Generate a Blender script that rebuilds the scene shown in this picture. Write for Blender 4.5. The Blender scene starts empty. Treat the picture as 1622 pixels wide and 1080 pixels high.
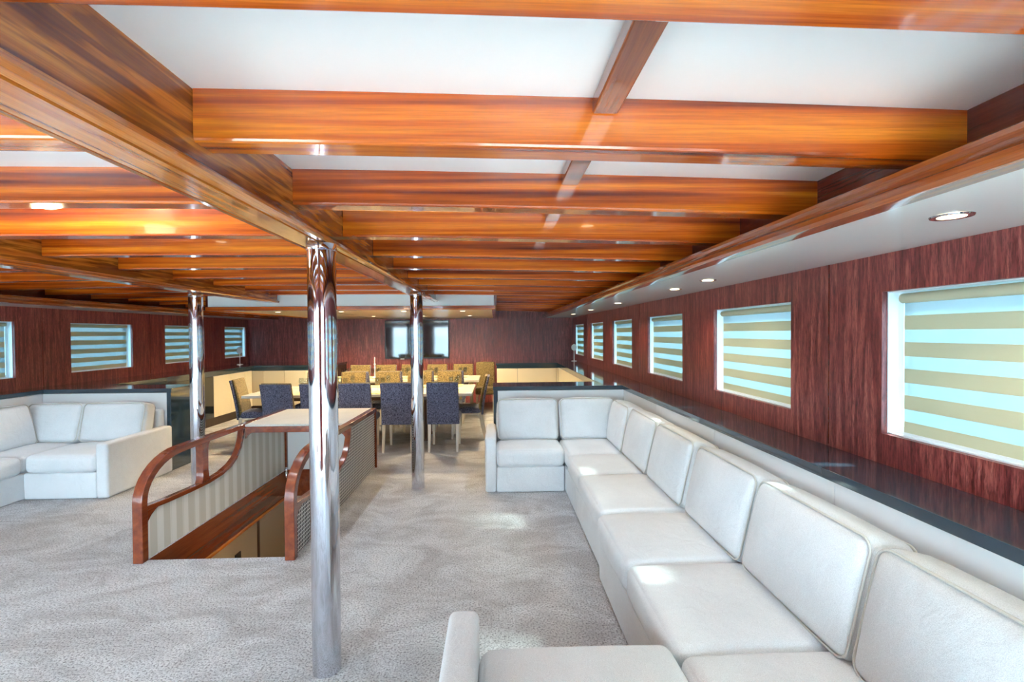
import bpy, bmesh, math, random
from mathutils import Vector, Matrix
random.seed(7)
C = bpy.context.scene.collection
SC = bpy.context.scene

# ------------------------------------------------------------------ camera
cam = bpy.data.cameras.new('camera'); cam_o = bpy.data.objects.new('camera', cam); C.objects.link(cam_o)
cam.sensor_width = 36.0; cam.lens = 36.0 * 780.0 / 1622.0; cam.clip_start = 0.05; cam.clip_end = 3000
_y, _p, _r = math.radians(1.91), math.radians(-0.9), math.radians(0.43)
F = Vector((math.sin(_y)*math.cos(_p), math.cos(_y)*math.cos(_p), math.sin(_p)))
R0 = F.cross(Vector((0, 0, 1))).normalized(); U0 = R0.cross(F)
R = R0*math.cos(_r) - U0*math.sin(_r); U = R0*math.sin(_r) + U0*math.cos(_r)
M = Matrix((R, U, -F)).transposed().to_4x4(); M.translation = Vector((0, 0, 1.6))
cam_o.matrix_world = M
SC.camera = cam_o

# ------------------------------------------------------------------ sky, sun, exposure
w = bpy.data.worlds.new('sky'); SC.world = w; w.use_nodes = True
bg = w.node_tree.nodes['Background']
bg.inputs['Color'].default_value = (0.62, 0.84, 1.0, 1); bg.inputs['Strength'].default_value = 10.5
sun = bpy.data.lights.new('sun', 'SUN'); sun.energy = 52; sun.angle = math.radians(9); sun.color = (1.0, 0.93, 0.80)
sun_o = bpy.data.objects.new('sun', sun); C.objects.link(sun_o)
sun_o.rotation_euler = Vector((-0.74, 0.10, -0.64)).to_track_quat('-Z', 'Y').to_euler()
vs = SC.view_settings
SC.display_settings.display_device = 'sRGB'
vs.view_transform = 'Standard'; vs.look = 'None'; vs.gamma = 1.0; vs.exposure = 1.32; vs.use_curve_mapping = False
cy = SC.cycles
cy.max_bounces = 10; cy.diffuse_bounces = 6; cy.glossy_bounces = 5; cy.transmission_bounces = 6; cy.transparent_max_bounces = 12
cy.caustics_reflective = False; cy.caustics_refractive = False; cy.sample_clamp_indirect = 8.0
cy.use_denoising = True

# ------------------------------------------------------------------ material helpers
def new_mat(name):
    m = bpy.data.materials.new(name); m.use_nodes = True
    nt = m.node_tree
    for n in list(nt.nodes): nt.nodes.remove(n)
    out = nt.nodes.new('ShaderNodeOutputMaterial')
    return m, nt, out
def N(nt, t, **kw):
    n = nt.nodes.new('ShaderNode' + t)
    for k, v in kw.items(): setattr(n, k, v)
    return n
def principled(nt, out, col=(0.8, 0.8, 0.8), rough=0.5, metal=0.0, coat=0.0, spec=0.5):
    b = N(nt, 'BsdfPrincipled')
    b.inputs['Base Color'].default_value = (*col, 1); b.inputs['Roughness'].default_value = rough
    b.inputs['Metallic'].default_value = metal; b.inputs['Coat Weight'].default_value = coat
    b.inputs['Coat Roughness'].default_value = 0.06; b.inputs['Specular IOR Level'].default_value = spec
    nt.links.new(b.outputs[0], out.inputs['Surface'])
    return b
def plain(name, col, rough=0.5, metal=0.0, coat=0.0, spec=0.5):
    m, nt, out = new_mat(name); principled(nt, out, col, rough, metal, coat, spec); return m
def coords(nt, rnd=0.0):
    tc = N(nt, 'TexCoord')
    if rnd == 0: return tc.outputs['Object']
    oi = N(nt, 'ObjectInfo'); mu = N(nt, 'VectorMath', operation='SCALE')
    cx = N(nt, 'CombineXYZ')
    for i in range(3): nt.links.new(oi.outputs['Random'], cx.inputs[i])
    nt.links.new(cx.outputs[0], mu.inputs[0]); mu.inputs['Scale'].default_value = rnd
    ad = N(nt, 'VectorMath', operation='ADD')
    nt.links.new(tc.outputs['Object'], ad.inputs[0]); nt.links.new(mu.outputs[0], ad.inputs[1])
    return ad.outputs[0]
def mapping(nt, v, scale, rot=(0, 0, 0)):
    mp = N(nt, 'Mapping'); mp.inputs['Scale'].default_value = scale; mp.inputs['Rotation'].default_value = rot; nt.links.new(v, mp.inputs[0]); return mp.outputs[0]
def noise(nt, v, scale, detail=4, rough=0.55, dist=0.0):
    n = N(nt, 'TexNoise'); n.inputs['Scale'].default_value = scale; n.inputs['Detail'].default_value = detail
    n.inputs['Roughness'].default_value = rough; n.inputs['Distortion'].default_value = dist
    nt.links.new(v, n.inputs['Vector']); return n.outputs['Fac']
def ramp(nt, fac, stops):
    r = N(nt, 'ValToRGB'); e = r.color_ramp.elements
    while len(e) < len(stops): e.new(0.5)
    for i, (p, c) in enumerate(stops): e[i].position = p; e[i].color = (*c, 1)
    nt.links.new(fac, r.inputs[0]); return r.outputs[0]
def mixc(nt, a, b, fac, mode='MIX'):
    m = N(nt, 'Mix', data_type='RGBA', blend_type=mode)
    if isinstance(fac, float): m.inputs[0].default_value = fac
    else: nt.links.new(fac, m.inputs[0])
    for s, v in ((6, a), (7, b)):
        if isinstance(v, tuple): m.inputs[s].default_value = (*v, 1)
        else: nt.links.new(v, m.inputs[s])
    return m.outputs[2]
def bump(nt, b, h, strength=0.2, dist=0.01):
    n = N(nt, 'Bump'); n.inputs['Strength'].default_value = strength; n.inputs['Distance'].default_value = dist
    nt.links.new(h, n.inputs['Height']); nt.links.new(n.outputs[0], b.inputs['Normal'])
def wood(name, dark, mid, light, axis, rough=0.22, coat=0.6, lam=26.0, fig=0.0, figsc=(3, 3, 9), figrot=0):
    """varnished timber, grain along axis"""
    m, nt, out = new_mat(name); v = coords(nt, 37.0)
    def sc(a, c): s = [c, c, c]; s['XYZ'.index(axis)] = a; return tuple(s)
    base = noise(nt, mapping(nt, v, sc(0.5, lam)), 1.0, 3, 0.5, 0.3)
    col = ramp(nt, base, [(0.30, dark), (0.50, mid), (0.72, light)])
    fine = noise(nt, mapping(nt, v, sc(6.0, 260.0)), 1.0, 3, 0.6)
    col = mixc(nt, col, ramp(nt, fine, [(0.35, (0.45, 0.38, 0.34)), (0.6, (1, 1, 1))]), 0.45, 'MULTIPLY')
    if fig:
        f2 = noise(nt, mapping(nt, v, figsc, (math.radians(figrot), 0, 0)), 1.0, 2, 0.5, 0.6)
        col = mixc(nt, col, ramp(nt, f2, [(0.43, (0.36, 0.28, 0.22)), (0.56, (1.0, 1.0, 1.0))]), fig, 'MULTIPLY')
    b = principled(nt, out, mid, rough, 0, coat); nt.links.new(col, b.inputs['Base Color'])
    bump(nt, b, fine, 0.06, 0.004)
    return m
def fabric(name, a, c, scale=350.0, strength=0.35, blot=3.0, rough=0.95, wrinkle=0.0):
    m, nt, out = new_mat(name); v = coords(nt, 11.0)
    fine = noise(nt, v, scale, 2, 0.7); big = noise(nt, v, blot, 3)
    col = mixc(nt, ramp(nt, fine, [(0.3, a), (0.7, c)]), ramp(nt, big, [(0.3, (0.9, 0.9, 0.9)), (0.7, (1, 1, 1))]), 1.0, 'MULTIPLY')
    b = principled(nt, out, a, rough, 0, 0, 0.15); nt.links.new(col, b.inputs['Base Color'])
    b.inputs['Sheen Weight'].default_value = 0.15
    crease = noise(nt, v, 7.0, 3, 0.5, 1.5)
    mm_ = N(nt, 'Math', operation='MULTIPLY_ADD'); nt.links.new(crease, mm_.inputs[0]); mm_.inputs[1].default_value = wrinkle
    nt.links.new(fine, mm_.inputs[2])
    bump(nt, b, mm_.outputs[0], strength, 0.004)
    return m

def wall_mat():
    m, nt, out = new_mat('mahogany_wall_panel'); v = coords(nt, 37.0)
    a = noise(nt, mapping(nt, v, (34, 34, 2.6)), 1.0, 4, 0.62, 0.8)
    col = ramp(nt, a, [(0.28, (0.085, 0.010, 0.013)), (0.48, (0.24, 0.042, 0.040)), (0.64, (0.40, 0.105, 0.085)), (0.78, (0.58, 0.22, 0.18))])
    f = noise(nt, mapping(nt, v, (190, 190, 22)), 1.0, 3, 0.7)
    col = mixc(nt, col, ramp(nt, f, [(0.38, (0.36, 0.26, 0.28)), (0.56, (1, 1, 1))]), 0.8, 'MULTIPLY')
    b = principled(nt, out, (0.1, 0.02, 0.02), 0.40, 0, 0.30); nt.links.new(col, b.inputs['Base Color'])
    b.inputs['Coat Roughness'].default_value = 0.45
    bump(nt, b, f, 0.12, 0.004)
    return m
MT = {}
MT['beam'] = wood('varnished_beam', (0.14, 0.016, 0.002), (0.52, 0.090, 0.004), (0.86, 0.25, 0.013), 'X', 0.24, 0.8, 24.0)
MT['girder'] = wood('varnished_girder', (0.26, 0.05, 0.006), (0.50, 0.14, 0.014), (0.70, 0.26, 0.03), 'Y', 0.2, 0.5, 14.0, 0.9, (3.0, 2.6, 34.0), 22)
MT['moulding'] = wood('varnished_moulding', (0.32, 0.065, 0.010), (0.62, 0.19, 0.025), (0.78, 0.30, 0.06), 'Y', 0.16, 0.8, 40.0)
MT['batten'] = wood('red_brown_batten', (0.07, 0.012, 0.006), (0.20, 0.04, 0.012), (0.32, 0.08, 0.02), 'Y', 0.2, 0.7, 20.0)
MT['lip'] = wood('red_brown_lip', (0.24, 0.048, 0.010), (0.33, 0.075, 0.015), (0.42, 0.11, 0.024), 'Y', 0.16, 0.7, 40.0)
MT['red_board'] = wood('red_mahogany_board', (0.05, 0.008, 0.005), (0.12, 0.018, 0.010), (0.18, 0.035, 0.018), 'Y', 0.25, 0.5, 18.0)
MT['wall'] = wall_mat()
MT['rail'] = wood('red_mahogany_rail', (0.15, 0.026, 0.010), (0.21, 0.042, 0.014), (0.29, 0.066, 0.022), 'Y', 0.18, 0.8, 22.0)
MT['white'] = plain('white_ceiling_laminate', (0.84, 0.89, 0.89), 0.28, 0, 0.1)
MT['soffit'] = plain('white_gloss_soffit', (0.86, 0.87, 0.86), 0.16, 0, 0.3)
MT['lacquer'] = plain('white_gloss_lacquer', (0.80, 0.80, 0.80), 0.14, 0, 0.4)
MT['cream'] = plain('cream_cabinet_front', (0.72, 0.64, 0.47), 0.35)
MT['cream_panel'] = plain('cream_gloss_ceiling_panel', (0.84, 0.72, 0.48), 0.30, 0, 0.15)
MT['granite'] = plain('black_granite', (0.024, 0.045, 0.066), 0.09, 0, 0.6)
MT['dark_glass'] = plain('dark_cabinet_glass', (0.012, 0.018, 0.022), 0.05, 0, 0.5)
MT['kick'] = plain('dark_kick_board', (0.04, 0.025, 0.018), 0.5)
MT['chrome'] = plain('polished_steel', (0.66, 0.68, 0.74), 0.045, 1.0)
MT['black'] = plain('black_plastic', (0.012, 0.012, 0.014), 0.3)
MT['screen'] = plain('tv_screen', (0.008, 0.010, 0.014), 0.045, 0, 0.6)
MT['white_frame'] = plain('white_window_frame', (0.82, 0.86, 0.90), 0.35)
MT['white_plastic'] = plain('white_plastic', (0.85, 0.85, 0.85), 0.3)
MT['sofa'] = fabric('off_white_sofa_fabric', (0.60, 0.61, 0.62), (0.80, 0.82, 0.83), wrinkle=7.0)
MT['piping'] = fabric('sofa_piping', (0.58, 0.56, 0.51), (0.68, 0.66, 0.61))
MT['navy'] = fabric('navy_speckled_fabric', (0.005, 0.006, 0.022), (0.22, 0.23, 0.34), 75.0, 0.3)
MT['gold'] = fabric('gold_patterned_fabric', (0.05, 0.036, 0.014), (0.26, 0.19, 0.085), 60.0, 0.3)
MT['chair_wood'] = plain('pale_chair_wood', (0.66, 0.58, 0.46), 0.35)
MT['table_white'] = plain('white_table_top', (0.62, 0.60, 0.55), 0.2, 0, 0.3)
MT['table_dark'] = plain('dark_table_wood', (0.06, 0.022, 0.012), 0.3)
MT['mat'] = fabric('golden_woven_placemat', (0.50, 0.37, 0.12), (0.78, 0.62, 0.28), 180.0, 0.4)
MT['well_wall'] = plain('beige_lower_wall', (0.52, 0.44, 0.33), 0.5)
MT['wire'] = plain('pale_lattice_strip', (0.80, 0.78, 0.74), 0.4)
MT['lattice_back'] = plain('dark_lattice_backing', (0.016, 0.012, 0.012), 0.7)
MT['box_top'] = fabric('cream_box_top', (0.50, 0.48, 0.43), (0.70, 0.68, 0.63), 160.0, 0.4)
MT['sea'] = plain('sea_water', (0.04, 0.18, 0.24), 0.10)
MT['deck'] = plain('pale_deck', (0.34, 0.36, 0.36), 0.6)
MT['hull'] = plain('white_hull', (0.8, 0.8, 0.8), 0.5)

def carpet_mat():
    m, nt, out = new_mat('cream_shag_carpet'); v = coords(nt)
    pile = noise(nt, v, 95.0, 5, 0.75); tuft = noise(nt, v, 260.0, 2, 0.6)
    sweep = noise(nt, mapping(nt, v, (1.6, 2.4, 1.0), (0, 0, 0.5)), 1.2, 6, 0.68, 1.0)
    col = ramp(nt, pile, [(0.38, (0.28, 0.27, 0.28)), (0.47, (0.78, 0.77, 0.79)), (0.56, (0.97, 0.97, 0.98))])
    col = mixc(nt, col, ramp(nt, sweep, [(0.38, (0.74, 0.72, 0.71)), (0.58, (1, 1, 1))]), 1.0, 'MULTIPLY')
    b = principled(nt, out, (0.6, 0.55, 0.5), 1.0, 0, 0, 0.1); nt.links.new(col, b.inputs['Base Color'])
    add = N(nt, 'Math', operation='ADD'); nt.links.new(pile, add.inputs[0]); nt.links.new(tuft, add.inputs[1])
    mul = N(nt, 'Math', operation='MULTIPLY_ADD'); nt.links.new(sweep, mul.inputs[0]); mul.inputs[1].default_value = 3.0
    nt.links.new(add.outputs[0], mul.inputs[2])
    bump(nt, b, mul.outputs[0], 0.8, 0.022)
    return m
MT['carpet'] = carpet_mat()
def stripe_mat():
    m, nt, out = new_mat('cream_striped_wallcloth'); v = coords(nt)
    sx = N(nt, 'SeparateXYZ'); nt.links.new(v, sx.inputs[0])
    mu = N(nt, 'Math', operation='MULTIPLY'); nt.links.new(sx.outputs['Y'], mu.inputs[0]); mu.inputs[1].default_value = 2*math.pi/0.15
    si = N(nt, 'Math', operation='SINE'); nt.links.new(mu.outputs[0], si.inputs[0])
    mu2 = N(nt, 'Math', operation='MULTIPLY'); nt.links.new(sx.outputs['Y'], mu2.inputs[0]); mu2.inputs[1].default_value = 2*math.pi/0.021
    si2 = N(nt, 'Math', operation='SINE'); nt.links.new(mu2.outputs[0], si2.inputs[0])
    a = N(nt, 'Math', operation='MULTIPLY_ADD'); nt.links.new(si2.outputs[0], a.inputs[0]); a.inputs[1].default_value = 0.35; nt.links.new(si.outputs[0], a.inputs[2])
    col = ramp(nt, a.outputs[0], [(0.0, (0.56, 0.54, 0.47)), (0.35, (0.72, 0.71, 0.66))])
    b = principled(nt, out, (0.7, 0.7, 0.65), 0.6); nt.links.new(col, b.inputs['Base Color'])
    return m
MT['stripe'] = stripe_mat()
def blind_mat(name, col, trans, see):
    m, nt, out = new_mat(name)
    d = N(nt, 'BsdfDiffuse'); d.inputs[0].default_value = (*col, 1)
    t = N(nt, 'BsdfTranslucent'); t.inputs[0].default_value = (*col, 1)
    mx = N(nt, 'MixShader'); mx.inputs[0].default_value = trans
    nt.links.new(d.outputs[0], mx.inputs[1]); nt.links.new(t.outputs[0], mx.inputs[2])
    if see:
        tr = N(nt, 'BsdfTransparent'); m2 = N(nt, 'MixShader'); m2.inputs[0].default_value = see
        nt.links.new(mx.outputs[0], m2.inputs[1]); nt.links.new(tr.outputs[0], m2.inputs[2]); mx = m2
    nt.links.new(mx.outputs[0], out.inputs['Surface']); return m
MT['band'] = blind_mat('opaque_blind_band', (0.60, 0.58, 0.42), 0.13, 0)
MT['sheer'] = blind_mat('sheer_blind_band', (0.42, 0.56, 0.61), 0.13, 0.24)
def glass_mat(name, tint, refl=0.10):
    m, nt, out = new_mat(name)
    tr = N(nt, 'BsdfTransparent'); tr.inputs[0].default_value = (*tint, 1)
    g = N(nt, 'BsdfGlossy'); g.inputs['Roughness'].default_value = 0.02
    lw_ = N(nt, 'LayerWeight'); lw_.inputs['Blend'].default_value = 0.5
    pw = N(nt, 'Math', operation='POWER'); nt.links.new(lw_.outputs['Facing'], pw.inputs[0]); pw.inputs[1].default_value = 5.0
    ma = N(nt, 'Math', operation='MULTIPLY_ADD'); nt.links.new(pw.outputs[0], ma.inputs[0]); ma.inputs[1].default_value = 0.6; ma.inputs[2].default_value = 0.03
    mx = N(nt, 'MixShader'); nt.links.new(ma.outputs[0], mx.inputs[0])
    nt.links.new(tr.outputs[0], mx.inputs[1]); nt.links.new(g.outputs[0], mx.inputs[2])
    nt.links.new(mx.outputs[0], out.inputs['Surface']); return m
MT['pane'] = glass_mat('tinted_window_glass', (0.42, 0.50, 0.52))
MT['clear_pane'] = glass_mat('clear_door_glass', (0.97, 0.98, 0.98))
MT['glassware'] = glass_mat('clear_glassware', (0.88, 0.90, 0.90))
def emit_mat(name, col, s):
    m, nt, out = new_mat(name); e = N(nt, 'Emission'); e.inputs[0].default_value = (*col, 1); e.inputs[1].default_value = s
    nt.links.new(e.outputs[0], out.inputs['Surface']); return m
MT['lamp'] = emit_mat('lamp_glow', (1.0, 0.80, 0.50), 5.0)

# ------------------------------------------------------------------ mesh helpers
class MB:
    def __init__(s): s.v = []; s.f = []
    def box(s, x0, x1, y0, y1, z0, z1):
        b = len(s.v)
        s.v += [(x, y, z) for z in (z0, z1) for y in (y0, y1) for x in (x0, x1)]
        s.f += [tuple(b+i for i in q) for q in ((0, 2, 3, 1), (4, 5, 7, 6), (0, 1, 5, 4), (2, 6, 7, 3), (0, 4, 6, 2), (1, 3, 7, 5))]
        return s
    def loft(s, rings, cap=True, close=True):
        b = len(s.v); n = len(rings[0])
        for r in rings: s.v += [tuple(p) for p in r]
        for i in range(len(rings)-1):
            for j in range(n if close else n-1):
                k = (j+1) % n
                s.f.append((b+i*n+j, b+i*n+k, b+(i+1)*n+k, b+(i+1)*n+j))
        if cap:
            s.f.append(tuple(b+j for j in reversed(range(n)))); s.f.append(tuple(b+(len(rings)-1)*n+j for j in range(n)))
        return s
    def lathe(s, prof, cx=0, cy=0, n=24, cap=True):
        return s.loft([[(cx+r*math.cos(2*math.pi*k/n), cy+r*math.sin(2*math.pi*k/n), z) for k in range(n)] for r, z in prof], cap)
    def tube(s, pts, r, n=8, closed=False):
        pts = [Vector(p) for p in pts]; rings = []
        m = len(pts); up = None
        for i, p in enumerate(pts):
            a = pts[(i-1) % m] if (closed or i > 0) else p; c = pts[(i+1) % m] if (closed or i < m-1) else p
            t = (c-a).normalized()
            if up is None or abs(t.dot(up)) > 0.98: up = Vector((0, 0, 1)) if abs(t.z) < 0.9 else Vector((1, 0, 0))
            e1 = (up - t*up.dot(t)).normalized(); e2 = t.cross(e1); up = e1
            rr = r[i] if isinstance(r, (list, tuple)) else r
            rings.append([p + e1*rr*math.cos(2*math.pi*k/n) + e2*rr*math.sin(2*math.pi*k/n) for k in range(n)])
        if closed: rings.append(rings[0])
        return s.loft(rings, cap=not closed)
    def prism_x(s, poly, x0, x1):      # poly of (y, z)
        return s.loft([[(x0, y, z) for y, z in poly], [(x1, y, z) for y, z in poly]])
    def strip_x(s, path, x0, x1, t):   # rectangular bar swept along a (y,z) path, thickness t centred
        rings = []
        for i, (y, z) in enumerate(path):
            a = path[max(i-1, 0)]; c = path[min(i+1, len(path)-1)]
            d = Vector((c[0]-a[0], c[1]-a[1])).normalized(); n = Vector((-d.y, d.x))
            th = t[i] if isinstance(t, (list, tuple)) else t
            p, q = Vector((y, z))+n*th/2, Vector((y, z))-n*th/2
            rings.append([(x0, p.x, p.y), (x1, p.x, p.y), (x1, q.x, q.y), (x0, q.x, q.y)])
        return s.loft(rings)
    def build(s, name, mat, parent=None, bevel=0.0, seg=2, smooth=None, loc=None):
        o_w = wloc(parent) if parent else Vector((0, 0, 0))
        base = Vector(loc) if loc is not None else (o_w if parent else Vector((0, 0, 0)))
        me = bpy.data.meshes.new(name)
        me.from_pydata([tuple(Vector(p)-base) for p in s.v], [], s.f)
        bm = bmesh.new(); bm.from_mesh(me); bmesh.ops.recalc_face_normals(bm, faces=bm.faces); bm.to_mesh(me); bm.free()
        me.materials.append(MT[mat])
        o = bpy.data.objects.new(name, me); C.objects.link(o)
        if parent: o.parent = parent; o.location = base - o_w
        else: o.location = base
        if bevel:
            md = o.modifiers.new('bevel', 'BEVEL'); md.width = bevel; md.segments = seg; md.limit_method = 'ANGLE'; md.angle_limit = math.radians(50); md.harden_normals = True
        if smooth or bevel:
            me.shade_smooth(); me.set_sharp_from_angle(angle=math.radians(smooth or 35))
        return o
def wloc(o):
    v = Vector(o.location)
    while o.parent: o = o.parent; v = v + Vector(o.location)
    return v
def tag(o, label, cat, group=None):
    o['label'] = label; o['category'] = cat
    if group: o['group'] = group
    return o
def thing(name, loc, label, cat, group=None):
    o = bpy.data.objects.new(name, None); C.objects.link(o); o.location = loc; o.empty_display_size = 0.1
    return tag(o, label, cat, group)
def struct(o, label=None, cat=None):
    o['kind'] = 'structure'
    if label: o['label'] = label
    if cat: o['category'] = cat
    return o
def copy_tree(o, parent=None):
    c = o.copy(); C.objects.link(c); c.parent = parent
    for ch in o.children: copy_tree(ch, c)
    return c
def soft_box(hx, hy, hz, r=0.04, puff=(0.0, 0.0, 0.0), n=6):
    """rounded upholstered block centred on the origin"""
    def axis(h):
        k = [-h, -h+0.12*r, -h+0.32*r, -h+0.62*r, -h+r]
        m = [-(h-r)+2*(h-r)*i/n for i in range(1, n)]
        return k + m + [-a for a in reversed(k)]
    ax = [axis(hx), axis(hy), axis(hz)]; H = (hx, hy, hz); idx = {}; v = []; f = []
    def vert(i, j, k):
        if (i, j, k) in idx: return idx[(i, j, k)]
        q = [ax[0][i], ax[1][j], ax[2][k]]
        inn = [max(-(H[a]-r), min(H[a]-r, q[a])) for a in range(3)]
        d = Vector([q[a]-inn[a] for a in range(3)])
        p = Vector(inn) + (d.normalized()*r if d.length > 1e-9 else d)
        u = [q[a]/H[a] for a in range(3)]
        for a in range(3):
            b, c = (a+1) % 3, (a+2) % 3
            wgt = (1-u[b]**2)*(1-u[c]**2)
            p[a] += puff[a]*u[a]*max(0, wgt)**0.7
        idx[(i, j, k)] = len(v); v.append(tuple(p)); return idx[(i, j, k)]
    L = [len(a)-1 for a in ax]
    for a in range(3):
        b, c = (a+1) % 3, (a+2) % 3
        for side in (0, L[a]):
            for i in range(L[b]):
                for j in range(L[c]):
                    q = []
                    for (di, dj) in ((0, 0), (1, 0), (1, 1), (0, 1)):
                        t = [0, 0, 0]; t[a] = side; t[b] = i+di; t[c] = j+dj; q.append(vert(*t))
                    f.append(tuple(q))
    m = MB(); m.v = v; m.f = f; return m
def xform(mb, mat):
    mb.v = [tuple(mat @ Vector(p)) for p in mb.v]; return mb
def rounded_loop(hw, hh, r, n=5):
    pts = []
    for cx, cyy, a0 in ((hw-r, hh-r, 0), (-(hw-r), hh-r, 90), (-(hw-r), -(hh-r), 180), (hw-r, -(hh-r), 270)):
        for k in range(n+1):
            a = math.radians(a0+90*k/n); pts.append((cx+r*math.cos(a), cyy+r*math.sin(a)))
    return pts

# ================================================================== STRUCTURE
X0 = -1.93                                     # centre line of the boat
XR, XL, YB, YF = 1.80, -5.62, 11.40, -1.50
ZS = 1.955                                     # side soffit height
def zc(x): return 2.265 - 0.0045*(x-X0)**2     # cambered deckhead
WX0, WX1, WY0, WY1 = -2.50, -1.49, 3.58, 5.93  # stair well

fl = MB()
for a in ((XL-.1, WX0, YF-.05, YB+.1), (WX1, XR+.1, YF-.05, YB+.1), (WX0, WX1, YF-.05, WY0), (WX0, WX1, WY1, YB+.1)):
    fl.box(a[0], a[1], a[2], a[3], -0.06, 0.0)
struct(fl.build('floor', 'carpet'), 'cream shaggy carpet laid across the whole saloon', 'floor')

WT = 0.13                                       # wall thickness
right_win = [(-0.60, 0.47), (1.165, 2.237), (2.945, 4.005), (4.69, 5.77), (6.45, 7.53), (8.20, 9.28), (10.02, 11.12)]
left_win = [(-0.60, 0.47), (1.165, 2.237), (3.0, 4.07), (4.87, 5.95), (6.71, 7.82), (8.57, 9.70), (10.42, 11.28)]
ZW0, ZW1 = 1.12, 1.78
def side_wall(name, x0, x1, wins, label):
    m = MB(); ys = [YF-.1] + [v for p in wins for v in p] + [YB+.1]
    m.box(x0, x1, YF-.1, YB+.1, -0.06, ZW0); m.box(x0, x1, YF-.1, YB+.1, ZW1, 2.35)
    for i in range(0, len(ys), 2): m.box(x0, x1, ys[i], ys[i+1], ZW0, ZW1)
    return struct(m.build(name, 'wall'), label, 'wall')
wr = side_wall('wall_right', XR, XR+WT, right_win, 'dark mahogany panelled wall with the near row of windows')
wl = side_wall('wall_left', XL-WT, XL, left_win, 'dark mahogany panelled wall across the room on the far left')
struct(MB().box(XL, XR, YB, YB+.12, -0.06, 2.35).build('wall_back', 'wall'), 'mahogany end wall behind the dining tables', 'wall')
# thin joint battens between the wall panels
for wall, x, ys in ((wr, XR-0.0015, (2.6, 6.1, 9.6)), (wl, XL+0.0015, (6.3, 8.2, 10.05))):
    for y in ys:
        MB().box(min(x, x+.003)-.0015, max(x, x+.003)-.0015, y-.002, y+.002, 0.99, ZS).build('panel_joint', 'red_board', wall)
# rear wall behind the viewer: wide glazed doors to the aft deck
doors = [(-5.05, -3.65), (-3.05, -1.55), (-.25, 1.25)]
rw = MB().box(XL, XR, YF-.1, YF, 2.0, 2.35)
xs_ = [XL] + [v for p in doors for v in p] + [XR]
for i in range(0, len(xs_), 2): rw.box(xs_[i], xs_[i+1], YF-.1, YF, 0, 2.0)
struct(rw.build('wall_rear', 'wall'), 'mahogany wall around the three aft doors', 'wall')
for i, (a, b) in enumerate(doors):
    fr = MB().box(a+.002, a+.06, YF-.08, YF-.02, .002, 1.998).box(b-.06, b-.002, YF-.08, YF-.02, .002, 1.998).box(a+.06, b-.06, YF-.08, YF-.02, .002, .1).box(a+.06, b-.06, YF-.08, YF-.02, 1.92, 1.998)
    d = struct(fr.build('door_%d' % (i+1), 'white_frame'), 'tall glazed aft door with white frame', 'door')
    MB().box(a+.06, b-.06, YF-.055, YF-.045, .1, 1.92).build('pane', 'clear_pane', d)

# ---- ceiling
def cam_sheet(x0, x1, y0, y1, t=0.03, dz=0.0, n=24, mb=None):
    mb = mb or MB(); rings = []
    for i in range(n+1):
        x = x0+(x1-x0)*i/n; z = zc(x)+dz
        rings.append([(x, y0, z), (x, y1, z), (x, y1, z+t), (x, y0, z+t)])
    return mb.loft(rings)
ceil = struct(cam_sheet(-5.19, 1.33, YF, YB).build('ceiling', 'white', smooth=30), 'white cambered deckhead above varnished beams', 'ceiling')
GX = (-0.87, -2.99)
PX0, PX1, PY0, PZ = -3.84, -0.02, 6.72, 1.95     # dropped panel over the dining tables
bays = [(GX[0]+.068, 1.34), (GX[1]+.068, GX[0]-.068), (-5.20, GX[1]-.068)]
beams = [0.705+0.645*i for i in range(-4, 17)]
beams = [y for y in beams if YF < y < YB-.12]
for y in beams:
    for bi, (a, b) in enumerate(bays):
        if y > PY0-.12:
            if bi == 1: continue
            if bi == 0: a = PX1+.04
            else: b = PX0-.04
        n = 10; rings = []
        for i in range(n+1):
            x = a+(b-a)*i/n; z1 = zc(x); z0 = z1-.140
            rings.append([(x, y, z1), (x, y, z0+.009), (x, y+.003, z0+.003), (x, y+.009, z0), (x, y+.091, z0), (x, y+.097, z0+.003), (x, y+.1, z0+.009), (x, y+.1, z1)])
        MB().loft(rings).build('beam', 'beam', ceil)
for gx in GX:
    zt = zc(gx)+.01
    g = MB().box(gx-.066, gx+.066, YF, PY0+.02, 2.035, zt).build('girder', 'girder', ceil, bevel=.006)
    MB().box(gx-.055, gx+.055, YF, PY0, 2.028, 2.036).build('girder_soffit', 'moulding', g)
    for s in (-1, 1):
        prof = [(0, 2.030), (.022, 2.032), (.030, 2.042), (.026, 2.054), (.012, 2.060), (.010, 2.068), (0, 2.072)]
        xb = gx+s*.064
        MB().loft([[(xb+s*dx, yy, z) for dx, z in prof] for yy in (YF, PY0)]).build('moulding', 'moulding', g, smooth=40)
# longitudinal battens in the outer bays
for bx in (0.305, -4.165):
    for i in range(len(beams)-1):
        y0, y1 = beams[i]+.1, beams[i+1]
        z = zc(bx)
        MB().box(bx-.036, bx+.036, y0, y1, z-.045, z).build('batten', 'batten', ceil, bevel=.006)
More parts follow.
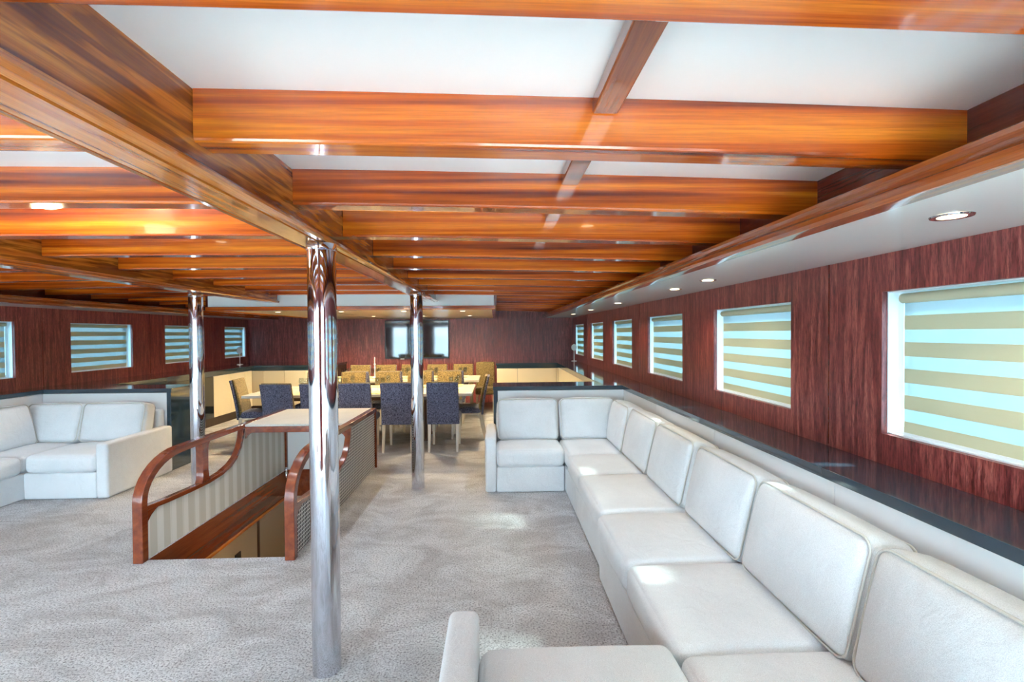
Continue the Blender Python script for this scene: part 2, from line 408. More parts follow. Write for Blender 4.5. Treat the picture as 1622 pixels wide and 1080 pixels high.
# outer fascia, moulded lip and gloss soffit on both sides
for s, xf, xlip, xw in ((1, 1.33, 1.09, XR), (-1, -5.19, -4.95, XL)):
    def bx_(mb, a, b, *r): return mb.box(min(a, b), max(a, b), *r)
    bx_(MB(), xf, xf+s*.03, YF, YB, ZS+.01, 2.30).build('fascia_board', 'red_board', ceil)
    prof = [(0.0, ZS-.008), (-.012, ZS-.006), (-.022, ZS+.006), (-.020, ZS+.022), (-.006, ZS+.034), (-.004, ZS+.046), (-.012, ZS+.056), (-.008, ZS+.070), (.004, ZS+.076), (.24, ZS+.076), (.24, ZS+.012), (.05, ZS+.012), (.05, ZS-.008)]
    MB().loft([[(xlip+s*dx, yy, z) for dx, z in prof] for yy in (YF, YB)]).build('moulding', 'lip', ceil, smooth=40)
    bx_(MB(), xlip+s*.05, xw, YF, YB, ZS, ZS+.012).build('soffit', 'soffit', ceil)
# dropped panel
dp = MB().box(PX0, PX1, PY0, YB, PZ+.01, 2.14).build('dropped_panel', 'white', ceil)
MB().box(PX0+.03, PX1-.03, PY0+.05, YB, PZ, PZ+.012).build('panel_underside', 'cream_panel', dp)
MB().box(PX0-.02, PX1+.02, PY0-.03, PY0+.05, PZ-.022, PZ+.03).build('edge_trim', 'beam', dp, bevel=.006)
for a in (PX0-.03, PX1-.03): MB().box(a, a+.06, PY0+.05, YB, PZ-.022, PZ+.03).build('edge_trim', 'moulding', dp, bevel=.006)
for a in (PX0-.03, PX1): MB().box(a, a+.03, PY0, YB, PZ+.03, 2.2).build('side_board', 'red_board', dp)
for xx in (-2.55, -1.3): MB().box(xx-.003, xx+.003, PY0+.05, YB, PZ-.002, PZ+.004).build('panel_joint', 'kick', dp)

# ---- windows with frames, panes and zebra blinds
def make_window(n, y0, y1, side, wname, order):
    s = side; xi = XR if s > 0 else XL                      # inner wall face
    def b(mb, d0, d1, *r): return mb.box(min(xi+s*d0, xi+s*d1), max(xi+s*d0, xi+s*d1), *r)
    fr = MB(); t = .036
    b(fr, .075, .12, y0+.001, y0+t, ZW0+.001, ZW1-.001); b(fr, .075, .12, y1-t, y1-.001, ZW0+.001, ZW1-.001)
    b(fr, .075, .12, y0+t, y1-t, ZW0+.001, ZW0+t); b(fr, .075, .12, y0+t, y1-t, ZW1-t, ZW1-.001)
    wo = struct(fr.build('window_%d' % n, 'white_frame', loc=(xi+s*.1, (y0+y1)/2, ZW0)), 'square window with white frame, %s' % wname, 'window')
    b(MB(), .098, .104, y0+t, y1-t, ZW0+t, ZW1-t).build('pane', 'pane', wo)
    li = MB()                                               # pale lining of the recess
    b(li, .026, .075, y0+.0005, y0+.006, ZW0+.0005, ZW1-.0005); b(li, .026, .075, y1-.006, y1-.0005, ZW0+.0005, ZW1-.0005)
    b(li, .026, .075, y0+.006, y1-.006, ZW0+.0005, ZW0+.006); b(li, .026, .075, y0+.006, y1-.006, ZW1-.006, ZW1-.0005)
    li.build('recess_lining', 'white_frame', wo)
    bl = thing('roller_blind', (xi+s*.045, (y0+y1)/2, ZW0+.01), 'striped sheer roller blind %s' % wname, 'blind', 'striped roller blinds')
    bl['group'] = 'striped roller blinds'
    ya, yb_ = y0+.02, y1-.075
    def bb(mb, d, th, z0, z1): return b(mb, d-th/2, d+th/2, ya, yb_, z0, z1)
    hz = ZW1-.012
    hd = MB(); hd.loft([[(xi+s*(.045+.02*math.cos(2*math.pi*q/12)), yy, hz-.024+.022*math.sin(2*math.pi*q/12)) for q in range(12)] for yy in (ya-.01, yb_+.01)])
    hd.build('head_roll', 'band', bl, smooth=40)
    z = hz-.046; pitch = (z-ZW0-.012)/4.95
    for q in range(5):
        zs = z-q*pitch
        bb(MB(), .046, .0012, zs-.47*pitch, zs).build('sheer_band', 'sheer', bl)
        bb(MB(), .045, .0020, max(zs-pitch, ZW0+.012), zs-.47*pitch).build('opaque_band', 'band', bl)
    bb(MB(), .045, .010, ZW0+.008, ZW0+.020).build('bottom_bar', 'white_frame', bl)
ordw = ['nearest', 'second', 'third', 'fourth', 'fifth', 'farthest']
n = 0
for i, (a, b) in enumerate(right_win):
    n += 1
    if i == 0: nm = 'on the right wall behind the viewer'
    else: nm = '%s in view along the right wall' % ordw[i-1]
    make_window(n, a, b, 1, nm, i)
lw = {3: 'at the left edge of the photo on the left wall', 4: 'on the left wall above the left sofa', 5: 'on the left wall partly behind the far left pillar', 6: 'on the left wall nearest the end wall'}
for i, (a, b) in enumerate(left_win):
    n += 1
    make_window(n, a, b, -1, lw.get(i, 'on the left wall beside the viewer, number %s from the stern' % ['one', 'two', 'three'][min(i, 2)]), i)
# sea outside, deck outside
struct(MB().box(XL-.5, XR+.5, -12.0, YF-.1, -.1, -.02).build('floor_aft_deck', 'deck'), 'pale aft deck outside the glazed doors', 'floor')
sea = MB().box(-1500, 1500, -1500, 1500, -4.2, -4.0).build('sea', 'sea'); sea['kind'] = 'structure'; sea['label'] = 'blue green sea around the boat'; sea['category'] = 'sea'

# ================================================================== PILLARS
def pillar(x, y, label):
    zt = 2.028
    t = thing('pillar', (x, y, 0), label, 'pillar', 'polished steel pillars')
    MB().lathe([(.0655, 0.0), (.0655, zt-.03)], x, y, 40).build('shaft', 'chrome', t, smooth=40)
    MB().lathe([(.0665, zt-.034), (.0685, zt-.032), (.0685, zt-.004), (.066, zt-.001)], x, y, 40).build('collar', 'chrome', t, smooth=40)
pillar(-0.818, 2.36, 'polished steel pillar nearest the camera, standing in front of the stair enclosure')
pillar(-0.818, 5.14, 'polished steel pillar between the stair enclosure and the right sofa, before the dining chairs')
pillar(-3.07, 5.16, 'polished steel pillar beside the left sofa, behind the left stair rail')

# ================================================================== STAIR WELL AND ENCLOSURE
well = struct(MB().box(WX0-.14, WX0-.03, WY0-.02, WY1+.1, -2.5, -.06).box(WX1+.03, WX1+.14, WY0-.02, WY1+.1, -2.5, -.06).box(WX0-.03, WX1+.03, WY1+.05, WY1+.12, -2.5, -.06)
              .box(WX0-.03, WX1+.03, WY0-.12, WY0-.02, -2.5, -.06).build('wall_stairwell', 'well_wall'), 'beige lower walls of the stairwell seen through the opening', 'wall')
struct(MB().box(WX0-.14, WX1+.14, WY0-.12, WY1+.12, -2.56, -2.5).build('floor_lower', 'carpet'), 'carpeted lower landing at the foot of the stairs', 'floor')
MB().box(WX0-.03, WX0+.002, WY0, WY1, -.32, -.002).build('fascia_board', 'rail', well, bevel=.004)
MB().box(WX0-.03, WX0+.016, WY0, WY1, -.335, -.305).build('lower_batten', 'moulding', well, bevel=.004)
MB().box(WX1-.002, WX1+.03, WY0, WY1, -.32, -.002).build('fascia_board', 'rail', well, bevel=.004)
MB().box(WX0, WX1, WY1-.002, WY1+.05, -.32, -.002).build('fascia_board', 'rail', well, bevel=.004)
for yy in (5.27,): MB().box(WX0-.034, WX0-.022, yy-.02, yy+.02, -2.5, -.33).build('joint_strip', 'table_dark', well)
MB().box(WX0-.032, WX0-.018, 4.80, 4.90, -.62, -.52).build('socket', 'black', well, bevel=.004)
MB().lathe([(.004, -.06), (.012, -.06), (.012, 0.0), (.008, .004), (.017, .012), (.024, .026), (.024, .036), (.015, .052), (.003, .057)], WX0+.05, 5.80, 16).build('knob', 'chrome', well, smooth=60)
for i in range(8):
    z = -.2-.25*i
    MB().box(WX0-.02, WX1+.02, WY0+.02+.2*i, WY0+.24+.2*i, z-.04, z).build('tread', 'carpet', well, bevel=.01)
se = thing('stair_enclosure', (-1.98, 4.75, 0), 'stair enclosure with curved mahogany rails, lattice sides and a cream box top', 'stair rail')
upper = [(3.545, 0.0), (3.545, .25), (3.545, .42)]
for a in range(1, 10):
    t_ = math.radians(90*a/9); upper.append((3.545+.42*(1-math.cos(t_)), .42+.285*math.sin(t_)))
upper += [(4.3, .708), (4.95, .70), (5.96, .693)]
lower = [(3.57, .370), (3.8, .352), (4.1, .338), (4.35, .333), (4.55, .345), (4.70, .378), (4.80, .425), (4.875, .50), (4.92, .585), (4.945, .68)]
def lower_z(y):
    if y >= 4.945: return .675
    for (a, za), (b, zb) in zip(lower, lower[1:]):
        if a <= y <= b: return za+(zb-za)*(y-a)/(b-a)
    return .36
def gusset_poly():
    p = [(3.57, .37), (3.57, .20)]
    for q in range(0, 7):
        a = math.radians(180-90*q/6); p.append((3.57+.20+.20*math.cos(a), .20+.15*math.sin(a)))
    p.append((3.77, .365)); return p
for s, xo, xi in ((-1, -2.555, -2.485), (1, -1.435, -1.505)):
    a, b = min(xo, xi), max(xo, xi); nm = 'left' if s < 0 else 'right'
    MB().strip_x(upper, a, b, [.062]*3+[.062-.001*i for i in range(9)]+[.048, .045, .045]).build('handrail', 'rail', se, bevel=.006)
    lo = MB().strip_x(lower, a+.008, b-.008, .036).build('lower_rail', 'rail', se, bevel=.005)
    MB().prism_x(gusset_poly(), a+.012, b-.012).build('gusset', 'rail', lo, bevel=.003)
    dv = [(4.225, .345), (4.245, .38), (4.25, .45), (4.25, .62), (4.245, .66), (4.22, .695), (4.37, .695), (4.34, .66), (4.33, .62), (4.33, .45), (4.338, .38), (4.37, .345)]
    MB().prism_x(dv, a+.004, b-.004).build('divider', 'rail', se, bevel=.004)
    xm = (a+b)/2
    poly = [(3.565, .002), (5.955, .002), (5.955, .68), (4.945, .68)] + [p for p in reversed(lower)]
    inn = (xm-.012, xm) if s > 0 else (xm, xm+.012)
    out_ = (xm, xm+.010) if s > 0 else (xm-.010, xm)
    MB().prism_x(poly, *inn).build('striped_panel', 'stripe', se)
    MB().prism_x(poly, *out_).build('lattice_backing', 'lattice_back', se)
    # lattice of crossed strips standing off the backing
    xs0 = out_[1] if s > 0 else out_[0]
    la = MB(); P_ = .029; hw = .0030
    y = 3.59
    while y < 5.95:
        zt = lower_z(y)-.012
        q = (xs0, xs0+.0012) if s > 0 else (xs0-.0012, xs0)
        la.box(q[0], q[1], y-hw, y+hw, .004, zt); y += P_
    z = .016
    while z < .675:
        segs = []; y = 3.57; cur = None
        while y <= 5.955:
            ok = lower_z(y) > z+.012
            if ok and cur is None: cur = y
            if (not ok) and cur is not None: segs.append((cur, y)); cur = None
            y += .01
        if cur is not None: segs.append((cur, 5.955))
        q = (xs0+.0006, xs0+.0018) if s > 0 else (xs0-.0018, xs0-.0006)
        for y0, y1 in segs:
            if y1-y0 > .02: la.box(q[0], q[1], y0, y1, z-hw, z+hw)
        z += P_
    lo_ = la.build('lattice', 'wire', se); lo_['kind'] = 'stuff'
    if s > 0: MB().box(xm-.02, b, 5.935, 5.965, 0, .68).build('end_post', 'rail', se, bevel=.003)
    else: MB().box(a, xm+.035, 5.90, 5.965, 0, .68).build('end_post', 'rail', se, bevel=.003)
MB().box(-2.49, -1.50, 5.935, 5.95, 0.002, .68).build('end_panel', 'lacquer', se)
MB().box(-2.485, -1.505, 4.94, 4.985, .635, .695).build('front_apron', 'rail', se, bevel=.005)
for s, x in ((1, -2.484), (-1, -1.506)):
    p = [(x, .636), (x+s*.07, .636), (x+s*.045, .625), (x+s*.015, .60), (x, .575)]
    MB().loft([[(px, yy, pz) for px, pz in p] for yy in (4.945, 4.98)]).build('bracket', 'rail', se)
MB().box(-2.490, -1.500, 4.945, 5.955, .694, .716).build('box_top', 'box_top', se, bevel=.006)

# ================================================================== COUNTERS
ZT = .98
def worktop(name, boxes, label):
    m = MB()
    for b in boxes: m.box(*b, ZT-.045, ZT)
    return tag(m.build(name, 'granite', bevel=.003, loc=((boxes[0][0]+boxes[0][1])/2, 5.0, ZT-.045)), label, 'worktop')
worktop('worktop', [(1.475, XR-.004, YF+.01, 5.72), (-.035, XR-.004, 5.72, 6.20), (1.27, XR-.004, 6.20, 10.18), (.0, XR-.004, 10.18, YB-.004)], 'long black granite worktop under the right windows, turning behind the right sofa')
worktop('worktop', [(XL+.004, -5.29, YF+.01, 5.93), (XL+.004, -3.83, 5.93, 6.42), (XL+.004, -4.92, 6.42, 10.18), (XL+.004, -3.40, 10.18, YB-.004)], 'long black granite worktop under the left windows, turning behind the left sofa')
ordn = ['first', 'second', 'third', 'fourth', 'fifth', 'sixth', 'seventh', 'eighth']
# low cabinets under the narrow ledges beside the sofas
for s, xf, xw, yend, nm in ((1, 1.50, XR, 5.758, 'right'), (-1, -5.31, XL, 5.968, 'left')):
    ys = [YF+.02+(yend-YF-.04)*i/6 for i in range(7)]
    for i in range(6):
        t = thing('ledge_cabinet', ((xf+xw)/2, (ys[i]+ys[i+1])/2, 0), 'white gloss ledge cabinet behind the %s sofa, %s counted from the half wall' % (nm, ordn[5-i]), 'cabinet', 'white ledge cabinets')
        a, b = sorted((xf+s*.02, xw-s*.002))
        MB().box(a, b, ys[i]+.001, ys[i+1]-.001, .002, ZT-.047).build('body', 'lacquer', t)
        a, b = sorted((xf, xf+s*.018))
        MB().box(a, b, ys[i]+.002, ys[i+1]-.002, .08, ZT-.052).build('front_panel', 'lacquer', t, bevel=.002)
# half walls behind the sofas
def half_wall(x0, x1, y0, y1, end, label):
    t = thing('half_wall', ((x0+x1)/2, (y0+y1)/2, 0), label, 'partition')
    MB().box(x0+.02, x1-.02, y0+.02, y1, .002, ZT-.047).build('body', 'dark_glass', t)
    fx0, fx1 = (x0+.05, x1) if end < 0 else (x0, x1-.05)
    MB().box(fx0, fx1, y0, y0+.018, .05, ZT-.052).build('front_panel', 'lacquer', t, bevel=.002)
    ex = (x0, x0+.018) if end < 0 else (x1-.018, x1)
    MB().box(ex[0], ex[1], y0-.004, y1, .002, ZT-.047).build('end_panel', 'granite', t, bevel=.002)
    tx = (x0+.018, x0+.048) if end < 0 else (x1-.048, x1-.018)
    MB().box(tx[0], tx[1], y0-.004, y0+.018, .002, ZT-.047).build('edge_strip', 'granite', t)
half_wall(-.03, 1.515, 5.74, 6.18, -1, 'white fronted half wall with black edges behind the right sofa')
half_wall(-5.325, -3.845, 5.95, 6.40, 1, 'white fronted half wall with glossy black end behind the left sofa')
# dining area cabinets
def cab_x(xf, xw, y0, y1, mat, label):      # front in the plane x = xf
    s = 1 if xw > xf else -1
    t = thing('dining_cabinet', ((xf+xw)/2, (y0+y1)/2, 0), label, 'cabinet', 'dining room cabinets')
    a, b = sorted((xf+s*.03, xw-s*.002)); MB().box(a, b, y0+.001, y1-.001, .12, ZT-.047).build('body', 'kick', t)
    a, b = sorted((xf+s*.01, xf+s*.03)); MB().box(a, b, y0+.003, y1-.003, .16, ZT-.10).build('door', mat, t, bevel=.002)
    a, b = sorted((xf+s*.006, xf+s*.03)); MB().box(a, b, y0+.0, y1-.0, ZT-.095, ZT-.047).build('top_rail', 'granite', t)
    a, b = sorted((xf+s*.06, xw-s*.01)); MB().box(a, b, y0+.001, y1-.001, .002, .12).build('kick_board', 'kick', t)
def cab_y(x0, x1, yf, label):
    t = thing('dining_cabinet', ((x0+x1)/2, (yf+YB)/2, 0), label, 'cabinet', 'dining room cabinets')
    MB().box(x0+.001, x1-.001, yf+.03, YB-.004, .12, ZT-.047).build('body', 'kick', t)
    MB().box(x0+.003, x1-.003, yf+.01, yf+.03, .16, ZT-.11).build('door', 'cream', t, bevel=.002)
    MB().box(x0, x1, yf+.006, yf+.03, ZT-.105, ZT-.047).build('top_rail', 'granite', t)
    MB().box(x0+.001, x1-.001, yf+.06, YB-.01, .002, .12).build('kick_board', 'kick', t)
ys = [6.22, 7.0, 7.8, 8.6, 9.4, 10.16]
for i in range(5): cab_x(1.29, XR, ys[i], ys[i+1], 'cream', 'cream cabinet under the right windows of the dining area, %s from the half wall' % ordn[i])
ys = [6.44, 7.05, 7.65, 8.22, 8.80]
for i in range(4): cab_x(-4.94, XL, ys[i], ys[i+1], 'dark_glass', 'dark glass fronted cabinet on the left of the dining area, %s from the half wall' % ordn[i])
ys = [8.80, 9.36, 9.88, 10.16]
for i in range(3): cab_x(-4.94, XL, ys[i], ys[i+1], 'cream', 'cream cabinet on the left of the dining area, %s from the corner' % ordn[2-i])
xs = [.02, .45, 1.26, 1.78]
for i in range(3): cab_y(xs[i], xs[i+1], 10.19, 'cream cabinet against the end wall right of the tables, %s from the dining chairs' % ordn[i])
xs = [-5.60, -4.73, -4.32, -3.88, -3.42]
for i in range(4): cab_y(xs[i], xs[i+1], 10.19, 'cream cabinet against the end wall left of the tables, %s from the left corner' % ordn[i])

# ================================================================== SOFAS
def seat_cushion(t, x0, x1, y0, y1, z0=.262, z1=.432):
    hx, hy, hz = (x1-x0)/2-.003, (y1-y0)/2-.003, (z1-z0)/2
    m = soft_box(hx, hy, hz, .045, (.012, .012, .024))
    c = ((x0+x1)/2, (y0+y1)/2, (z0+z1)/2)
    o = xform(m, Matrix.Translation(c)).build('seat_cushion', 'sofa', t, smooth=60, loc=c)
    return o
def back_cushion(t, c, w, h, face, tilt=13, th=.20):
    """c = centre of the bottom edge, face = unit direction the cushion faces, w along the wall"""
    hx, hy, hz = w/2-.004, th/2, h/2
    f = Vector(face).normalized(); ang = math.atan2(f.x, -f.y)
    m = Matrix.Translation(c) @ Matrix.Rotation(ang, 4, 'Z') @ Matrix.Rotation(math.radians(-tilt), 4, 'X') @ Matrix.Translation((0, 0, hz))
    o = xform(soft_box(hx, hy, hz, .05, (.012, .045, .014)), m).build('back_cushion', 'sofa', t, smooth=60, loc=c)
    for sgn in (-1, 1):
        pts = [m @ Vector((px, sgn*(hy-.012), pz)) for px, pz in rounded_loop(hx-.006, hz-.006, .05)]
        pts = [p for p in pts]
        MB().tube(pts, .0048, 6, True).build('piping', 'piping', o, smooth=80)
def block(t, name, x0, x1, y0, y1, z0, z1, r=.02):
    c = ((x0+x1)/2, (y0+y1)/2, (z0+z1)/2)
    return xform(soft_box((x1-x0)/2, (y1-y0)/2, (z1-z0)/2, r, (0, 0, 0), 3), Matrix.Translation(c)).build(name, 'sofa', t, smooth=60, loc=c)
BC_H = .45
# far right corner sofa
t = thing('corner_sofa', (.9, 4.7, 0), 'off white corner sofa with one arm against the half wall, right side of the room', 'sofa', 'off white corner sofas')
block(t, 'arm', -.115, .0, 4.90, 5.71, .004, .56, .035)
block(t, 'base', .0, .685, 4.905, 5.71, .004, .262); block(t, 'base', .69, 1.47, 3.17, 5.71, .004, .262)
block(t, 'back_frame', .0, 1.47, 5.60, 5.715, .26, .70, .03); block(t, 'back_frame', 1.385, 1.475, 3.17, 5.60, .26, .70, .03)
seat_cushion(t, .0, .685, 4.885, 5.42); seat_cushion(t, .69, 1.36, 4.69, 5.42); seat_cushion(t, .675, 1.36, 4.03, 4.69); seat_cushion(t, .672, 1.36, 3.175, 4.03)
back_cushion(t, (.345, 5.40, .42), .67, BC_H, (0, -1, 0)); back_cushion(t, (1.01, 5.40, .42), .62, BC_H, (0, -1, 0))
back_cushion(t, (1.285, 5.00, .42), .62, BC_H, (-1, 0, 0), 10); back_cushion(t, (1.285, 4.30, .42), .74, BC_H, (-1, 0, 0)); back_cushion(t, (1.285, 3.535, .42), .72, BC_H, (-1, 0, 0))
# near right corner sofa
t = thing('corner_sofa', (.7, 1.7, 0), 'off white corner sofa with one arm in the lower right foreground', 'sofa', 'off white corner sofas')
block(t, 'arm', -.185, -.070, .85, 1.875, .004, .55, .03)
block(t, 'base', -.07, .655, .80, 1.81, .004, .262); block(t, 'base', .658, 1.47, .80, 3.155, .004, .262)
block(t, 'back_frame', -.18, 1.47, .78, .86, .26, .66, .03); block(t, 'back_frame', 1.385, 1.475, .86, 3.155, .26, .70, .03)
seat_cushion(t, -.068, .650, 1.06, 1.835); seat_cushion(t, .655, 1.36, 1.06, 1.765); seat_cushion(t, .645, 1.36, 1.77, 2.455); seat_cushion(t, .642, 1.36, 2.46, 3.15)
back_cushion(t, (1.285, 2.75, .42), .72, BC_H, (-1, 0, 0)); back_cushion(t, (1.285, 2.01, .42), .74, BC_H, (-1, 0, 0)); back_cushion(t, (1.285, 1.25, .42), .76, BC_H, (-1, 0, 0))
back_cushion(t, (.29, .98, .42), .70, .40, (0, 1, 0), 10, .18)
# left corner sofa
t = thing('corner_sofa', (-4.6, 4.9, 0), 'off white corner sofa with one arm on the left side of the room', 'sofa', 'off white corner sofas')
block(t, 'arm', -3.935, -3.815, 4.94, 5.925, .004, .548, .03)
block(t, 'base', -4.63, -3.938, 4.95, 5.92, .004, .262); block(t, 'base', -5.28, -4.635, 2.7, 5.92, .004, .262)
block(t, 'back_frame', -5.28, -3.90, 5.83, 5.93, .26, .74, .03); block(t, 'back_frame', -5.285, -5.22, 2.7, 5.83, .26, .70, .03)
seat_cushion(t, -4.62, -3.94, 4.94, 5.60); seat_cushion(t, -5.20, -4.625, 4.94, 5.60); seat_cushion(t, -5.20, -4.605, 4.2, 4.935); seat_cushion(t, -5.20, -4.605, 3.46, 4.195); seat_cushion(t, -5.20, -4.605, 2.72, 3.455)
back_cushion(t, (-4.25, 5.62, .42), .68, .43, (0, -1, 0)); back_cushion(t, (-4.89, 5.60, .42), .60, .43, (0, -1, 0), 16)
for yy in (5.15, 4.42, 3.68, 2.98): back_cushion(t, (-5.05, yy, .42), .70, BC_H, (1, 0, 0))

# ================================================================== DINING TABLES, CHAIRS
def table(x0, x1, y0, y1, label):
    t = thing('dining_table', ((x0+x1)/2, (y0+y1)/2, 0), label, 'table', 'dining tables')
    MB().box(x0, x1, y0, y1, .708, .75).build('table_top', 'table_white', t, bevel=.006)
    MB().box(x0+.2, x1-.2, y0+.18, y1-.18, .64, .708).build('apron', 'table_dark', t)
    for x in (x0+.85, x1-.715):
        for y in (y0+.38, y1-.38):
            MB().lathe([(.05, .002), (.05, .02), (.03, .05), (.026, .3), (.032, .64)], x, y, 12).build('leg', 'table_dark', t, smooth=40)
    return t
T1 = (-3.58, -.34, 7.03, 8.27); T2 = (-3.50, -.31, 9.02, 10.05)
table(*T1, 'long white topped dining table nearer the camera'); table(*T2, 'long white topped dining table nearer the end wall')

def make_chair():
    t = thing('dining_chair', (0, 0, 0), 'x', 'chair', 'upholstered dining chairs')
    # local: chair faces +Y, back at y = 0
    xform(soft_box(.215, .235, .045, .03, (0, 0, .012), 3), Matrix.Translation((0, .27, .435))).build('seat', 'navy', t, smooth=60)
    MB().box(-.20, .20, .05, .48, .375, .395).build('seat_rail', 'chair_wood', t, bevel=.003)
    def back(y0, th, z0, z1, hw, name, mat):
        rings = []
        for i in range(9):
            u = i/8; z = z0+(z1-z0)*u; y = y0-.10*u**1.4
            wv = hw*(1-.03*u); 
            rings.append([(-wv, y, z), (-wv+.012, y-th/2, z), (wv-.012, y-th/2, z), (wv, y, z), (wv-.012, y+th/2, z), (-wv+.012, y+th/2, z)])
        return MB().loft(rings).build(name, mat, t, bevel=.006)
    back(.012, .035, .372, .945, .222, 'backrest', 'navy')
    back(.048, .040, .44, .955, .216, 'back_pad', 'gold')
    for sx in (-1, 1):
        MB().loft([[(sx*.19+dx*w_, y+dy*w_, z) for dx, dy in ((-1, -1), (1, -1), (1, 1), (-1, 1))] for y, z, w_ in ((-.03, 0, .014), (.02, .22, .019), (.045, .40, .021))]).build('leg', 'chair_wood', t)
        MB().loft([[(sx*.185+dx*w_, y+dy*w_, z) for dx, dy in ((-1, -1), (1, -1), (1, 1), (-1, 1))] for y, z, w_ in ((.465, 0, .014), (.455, .40, .021))]).build('leg', 'chair_wood', t)
    return t
proto = make_chair(); used = [False]
def chair(x, y, rz, label):
    o = proto if not used[0] else copy_tree(proto)
    used[0] = True; o.location = (x, y, 0); o.rotation_euler = (0, 0, math.radians(rz)); o['label'] = label
lr = ['leftmost', 'second from left', 'middle', 'second from right', 'rightmost']
for i, (x, a) in enumerate(((-2.92, -6), (-2.40, 0), (-1.89, 1), (-1.335, 0), (-.72, 0))):
    chair(x, 6.70, a, 'navy backed dining chair facing away at the nearer table, %s' % lr[i])
for i, x in enumerate((-3.02, -2.44, -1.86, -1.31, -.80)):
    chair(x, 8.50, 180, 'gold fronted dining chair facing the camera across the nearer table, %s' % lr[i])
for i, x in enumerate((-3.02, -2.44, -1.86, -1.31, -.78)):
    chair(x, 8.80, 0, 'dining chair facing away at the farther table, %s' % lr[i])
for i, x in enumerate((-2.85, -2.31, -1.78, -1.24, -.69)):
    chair(x, 10.42, 180, 'gold fronted dining chair facing the camera across the farther table, %s' % lr[i])
chair(-.20, 7.66, 90, 'dining chair seen from the side at the right end of the nearer table')
chair(-3.78, 7.45, -82, 'dining chair at the left end of the nearer table')
# taller armchair-like chair by the corner cabinets
t = thing('side_chair', (-.22, 10.45, 0), 'tall gold fabric chair standing beside the corner cabinets by the end wall', 'chair')
xform(soft_box(.20, .22, .06, .03, (0, 0, .012), 3), Matrix.Translation((-.22, 10.20, .42))).build('seat', 'gold', t, smooth=60)
xform(soft_box(.195, .05, .30, .03, (0, .01, 0), 4), Matrix.Translation((-.22, 10.45, .70)) @ Matrix.Rotation(math.radians(-6), 4, 'X')).build('backrest', 'gold', t, smooth=60)
for sx in (-1, 1):
    for y in (10.02, 10.42):
        MB().box(-.22+sx*.17-.018, -.22+sx*.17+.018, y-.018, y+.018, 0, .38).build('leg', 'chair_wood', t)

# place settings
def glass_mesh():
    return [(.032, .0), (.033, .002), (.006, .006), (.004, .02), (.004, .085), (.012, .095), (.030, .115), (.037, .145), (.035, .175), (.030, .20), (.0285, .20), (.033, .175), (.035, .145), (.028, .117), (.004, .099)]
gm = [None]
def glass(x, y, label):
    if gm[0] is None:
        o = MB().lathe(glass_mesh(), 0, 0, 14).build('wine_glass', 'glassware', smooth=60); gm[0] = o.data
    else:
        o = bpy.data.objects.new('wine_glass', gm[0]); C.objects.link(o)
    o.location = (x, y, .7505); tag(o, label, 'glass', 'wine glasses on the dining tables')
mm = [None]
def placemat(x, y, rz, label):
    if mm[0] is None:
        o = MB().box(-.22, .22, -.16, .16, 0, .006).build('placemat', 'mat', bevel=.002); mm[0] = o
    else:
        o = mm[0].copy(); C.objects.link(o)
    o.location = (x, y, .7505); o.rotation_euler = (0, 0, math.radians(rz)); tag(o, label, 'placemat', 'golden placemats')
nap = [None]
def napkin(x, y, label):
    if nap[0] is None:
        pts = [(-.045, 0), (-.03, .05), (-.006, .11), (.006, .11), (.03, .05), (.045, 0)]
        o = MB().loft([[(px, -.02*(1-pz/.12), pz) for px, pz in pts], [(px, .02*(1-pz/.12), pz) for px, pz in pts]]).build('napkin', 'table_white'); nap[0] = o
    else:
        o = nap[0].copy(); C.objects.link(o)
    o.location = (x, y, .757); o.rotation_euler = (0, 0, random.uniform(-.3, .3)); tag(o, label, 'napkin', 'folded napkins')
for T, tn in ((T1, 'nearer'), (T2, 'farther')):
    for side, y, gy in (('near', T[2]+.20, T[2]+.43), ('far', T[3]-.20, T[3]-.43)):
        for i, x in enumerate((-3.0, -2.43, -1.87, -1.32, -.76)):
            placemat(x, y, 0, 'golden placemat on the %s side of the %s table, %s' % (side, tn, lr[i]))
            glass(x+.17, gy, 'wine glass on the %s side of the %s table, %s' % (side, tn, lr[i]))
            if side == 'near': glass(x+.08, gy+.03, 'second wine glass on the near side of the %s table, %s place' % (tn, lr[i]))
c = MB().lathe([(.045, 0), (.045, .01), (.012, .03), (.008, .15), (.014, .2), (.008, .24), (.02, .26), (.02, .275), (.009, .28), (.009, .40), (.002, .405)], 0, 0, 14).build('candlestick', 'white_plastic', smooth=50)
c.location = (-2.36, 9.68, .7505); tag(c, 'slim pale candlestick on the farther dining table', 'candlestick')

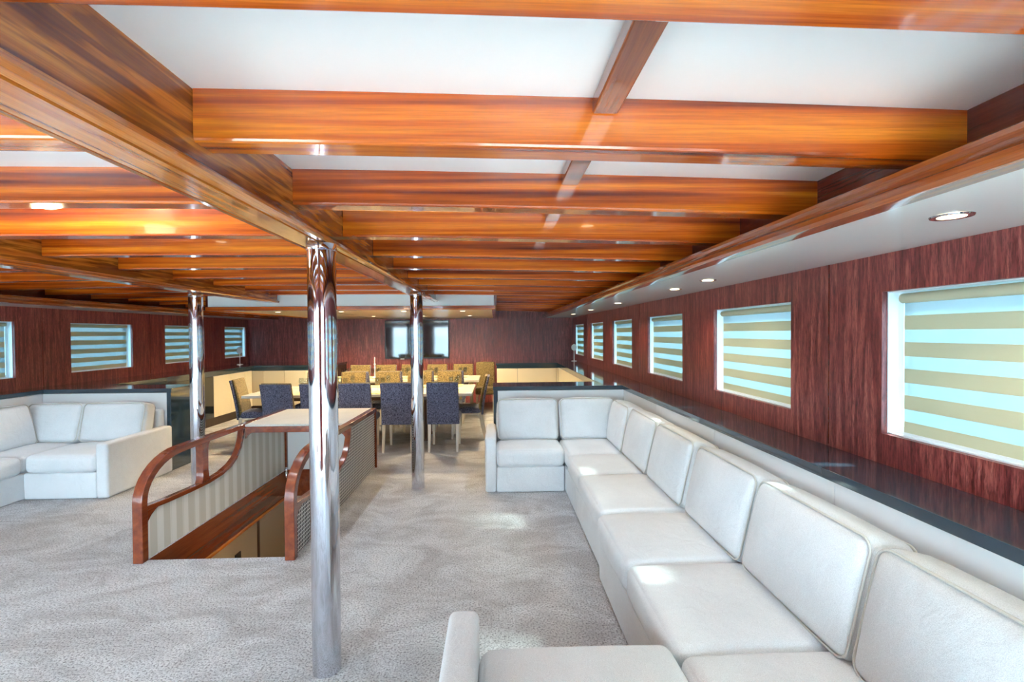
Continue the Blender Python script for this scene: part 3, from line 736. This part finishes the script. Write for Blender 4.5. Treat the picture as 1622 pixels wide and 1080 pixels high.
# ================================================================== TV AND SMALL THINGS
t = thing('television', (-1.80, YB-.05, 1.04), 'wide black flat television mounted on the end wall', 'television')
MB().box(-2.53, -1.07, YB-.055, YB-.004, 1.04, 1.915).build('casing', 'black', t, bevel=.006)
MB().box(-2.51, -1.09, YB-.0565, YB-.0545, 1.062, 1.897).build('screen', 'screen', t)
MB().box(-2.18, -2.10, YB-.05, YB-.02, 1.02, 1.04).build('sensor_bar', 'white_plastic', t)
for x, y, nm in ((1.72, 10.75, 'right'), (-5.42, 10.62, 'left')):
    t = thing('table_stand', (x, y, ZT), 'small white round headed stand on a thin stem in the %s corner of the worktop' % nm, 'stand', 'white corner stands')
    MB().lathe([(.06, ZT+.001), (.06, ZT+.01), (.008, ZT+.016)], x, y, 18).build('base', 'white_plastic', t, smooth=40)
    MB().lathe([(.007, ZT+.012), (.007, ZT+.25)], x, y, 8).build('stem', 'white_plastic', t, smooth=40)
    ring = [(x+.055*math.cos(2*math.pi*q/20), y-.01, ZT+.30+.065*math.sin(2*math.pi*q/20)) for q in range(20)]
    MB().tube(ring, .008, 6, True).build('head_ring', 'white_plastic', t, smooth=80)
    MB().loft([[(x+.05*math.cos(2*math.pi*q/20), yy, ZT+.30+.06*math.sin(2*math.pi*q/20)) for q in range(20)] for yy in (y-.012, y-.004)]).build('head', 'white_frame', t)

# ================================================================== LIGHT FITTINGS AND ADDED FILL LAMPS
def downlight(x, y, z, label, power=6, r=.038, cone=120, col=(1, .82, .54)):
    t = thing('downlight', (x, y, z), label, 'downlight', 'recessed downlights')
    MB().lathe([(r, z-.004), (r+.016, z-.005), (r+.018, z-.001), (r, z-.001), (r, z-.004)], x, y, 24, False).build('ring', 'chrome', t, smooth=40)
    MB().lathe([(r-.002, z-.0035), (r-.002, z-.001)], x, y, 20).build('lens', 'lamp', t)
    l = bpy.data.lights.new('downlight_bulb', 'SPOT'); l.energy = power; l.color = col; l.spot_size = math.radians(cone); l.spot_blend = .7; l.shadow_soft_size = .03
    lo = bpy.data.objects.new('downlight_bulb', l); C.objects.link(lo); lo.parent = t; lo.location = (0, 0, -.02)
for i, (x, y) in enumerate(((1.42, 1.49), (1.46, 3.34), (1.48, 4.02), (1.48, 5.9), (1.48, 7.6), (1.48, 9.3))):
    downlight(x, y, ZS, 'recessed round downlight in the right soffit, %s from the camera' % ordn[i])
for i, (x, y) in enumerate(((-3.3, 7.6), (-2.35, 7.6), (-1.4, 7.6), (-.5, 7.6), (-3.3, 9.6), (-2.35, 9.6), (-1.4, 9.6), (-.5, 9.6))):
    downlight(x, y, PZ, 'recessed downlight in the cream panel over the %s table, %s from left' % (('nearer', 'farther')[i//4], ordn[i % 4]), 60, .038, 165, (1, .78, .46))
def dome(x, y, label, power=5):
    z = zc(x)
    t = thing('dome_light', (x, y, z), label, 'ceiling light', 'white dome lights')
    MB().lathe([(.085, z-.001), (.088, z-.012), (.080, z-.016)], x, y, 24).build('base_ring', 'white_plastic', t, smooth=40)
    MB().lathe([(.078, z-.016), (.070, z-.055), (.048, z-.082), (.020, z-.094), (.002, z-.096)], x, y, 24).build('globe', 'lamp', t, smooth=60)
    l = bpy.data.lights.new('dome_bulb', 'POINT'); l.energy = power; l.color = (1, .74, .42); l.shadow_soft_size = .05
    lo = bpy.data.objects.new('dome_bulb', l); C.objects.link(lo); lo.parent = t; lo.location = (0, 0, -.16)
dome(-1.99, 2.27, 'white dome light on the deckhead in the middle bay, nearest')
for bx, bn in ((.55, 'right'), (-1.93, 'middle'), (-4.3, 'left')):  # fill lamps added to brighten carpet and saloon; few match a known fitting
    for y, nm in ((-.86, 'over the aft doors'), (-.215, 'behind the viewer'), (2.365, 'nearest in view'), (4.30, 'second in view'), (5.59, 'third in view')):
        if bn == 'middle' and y == 2.365: y = 3.01
        downlight(bx, y, zc(bx), 'added flush fill lamp between beams of the %s bay, %s' % (bn, nm), 17, .038, 92, (.84, .92, 1.0))
downlight(-1.62, 4.3, -.34, 'small added fill lamp below the saloon floor inside the stairwell', 50)  # unseen lamp added to light the lower stairwell walls
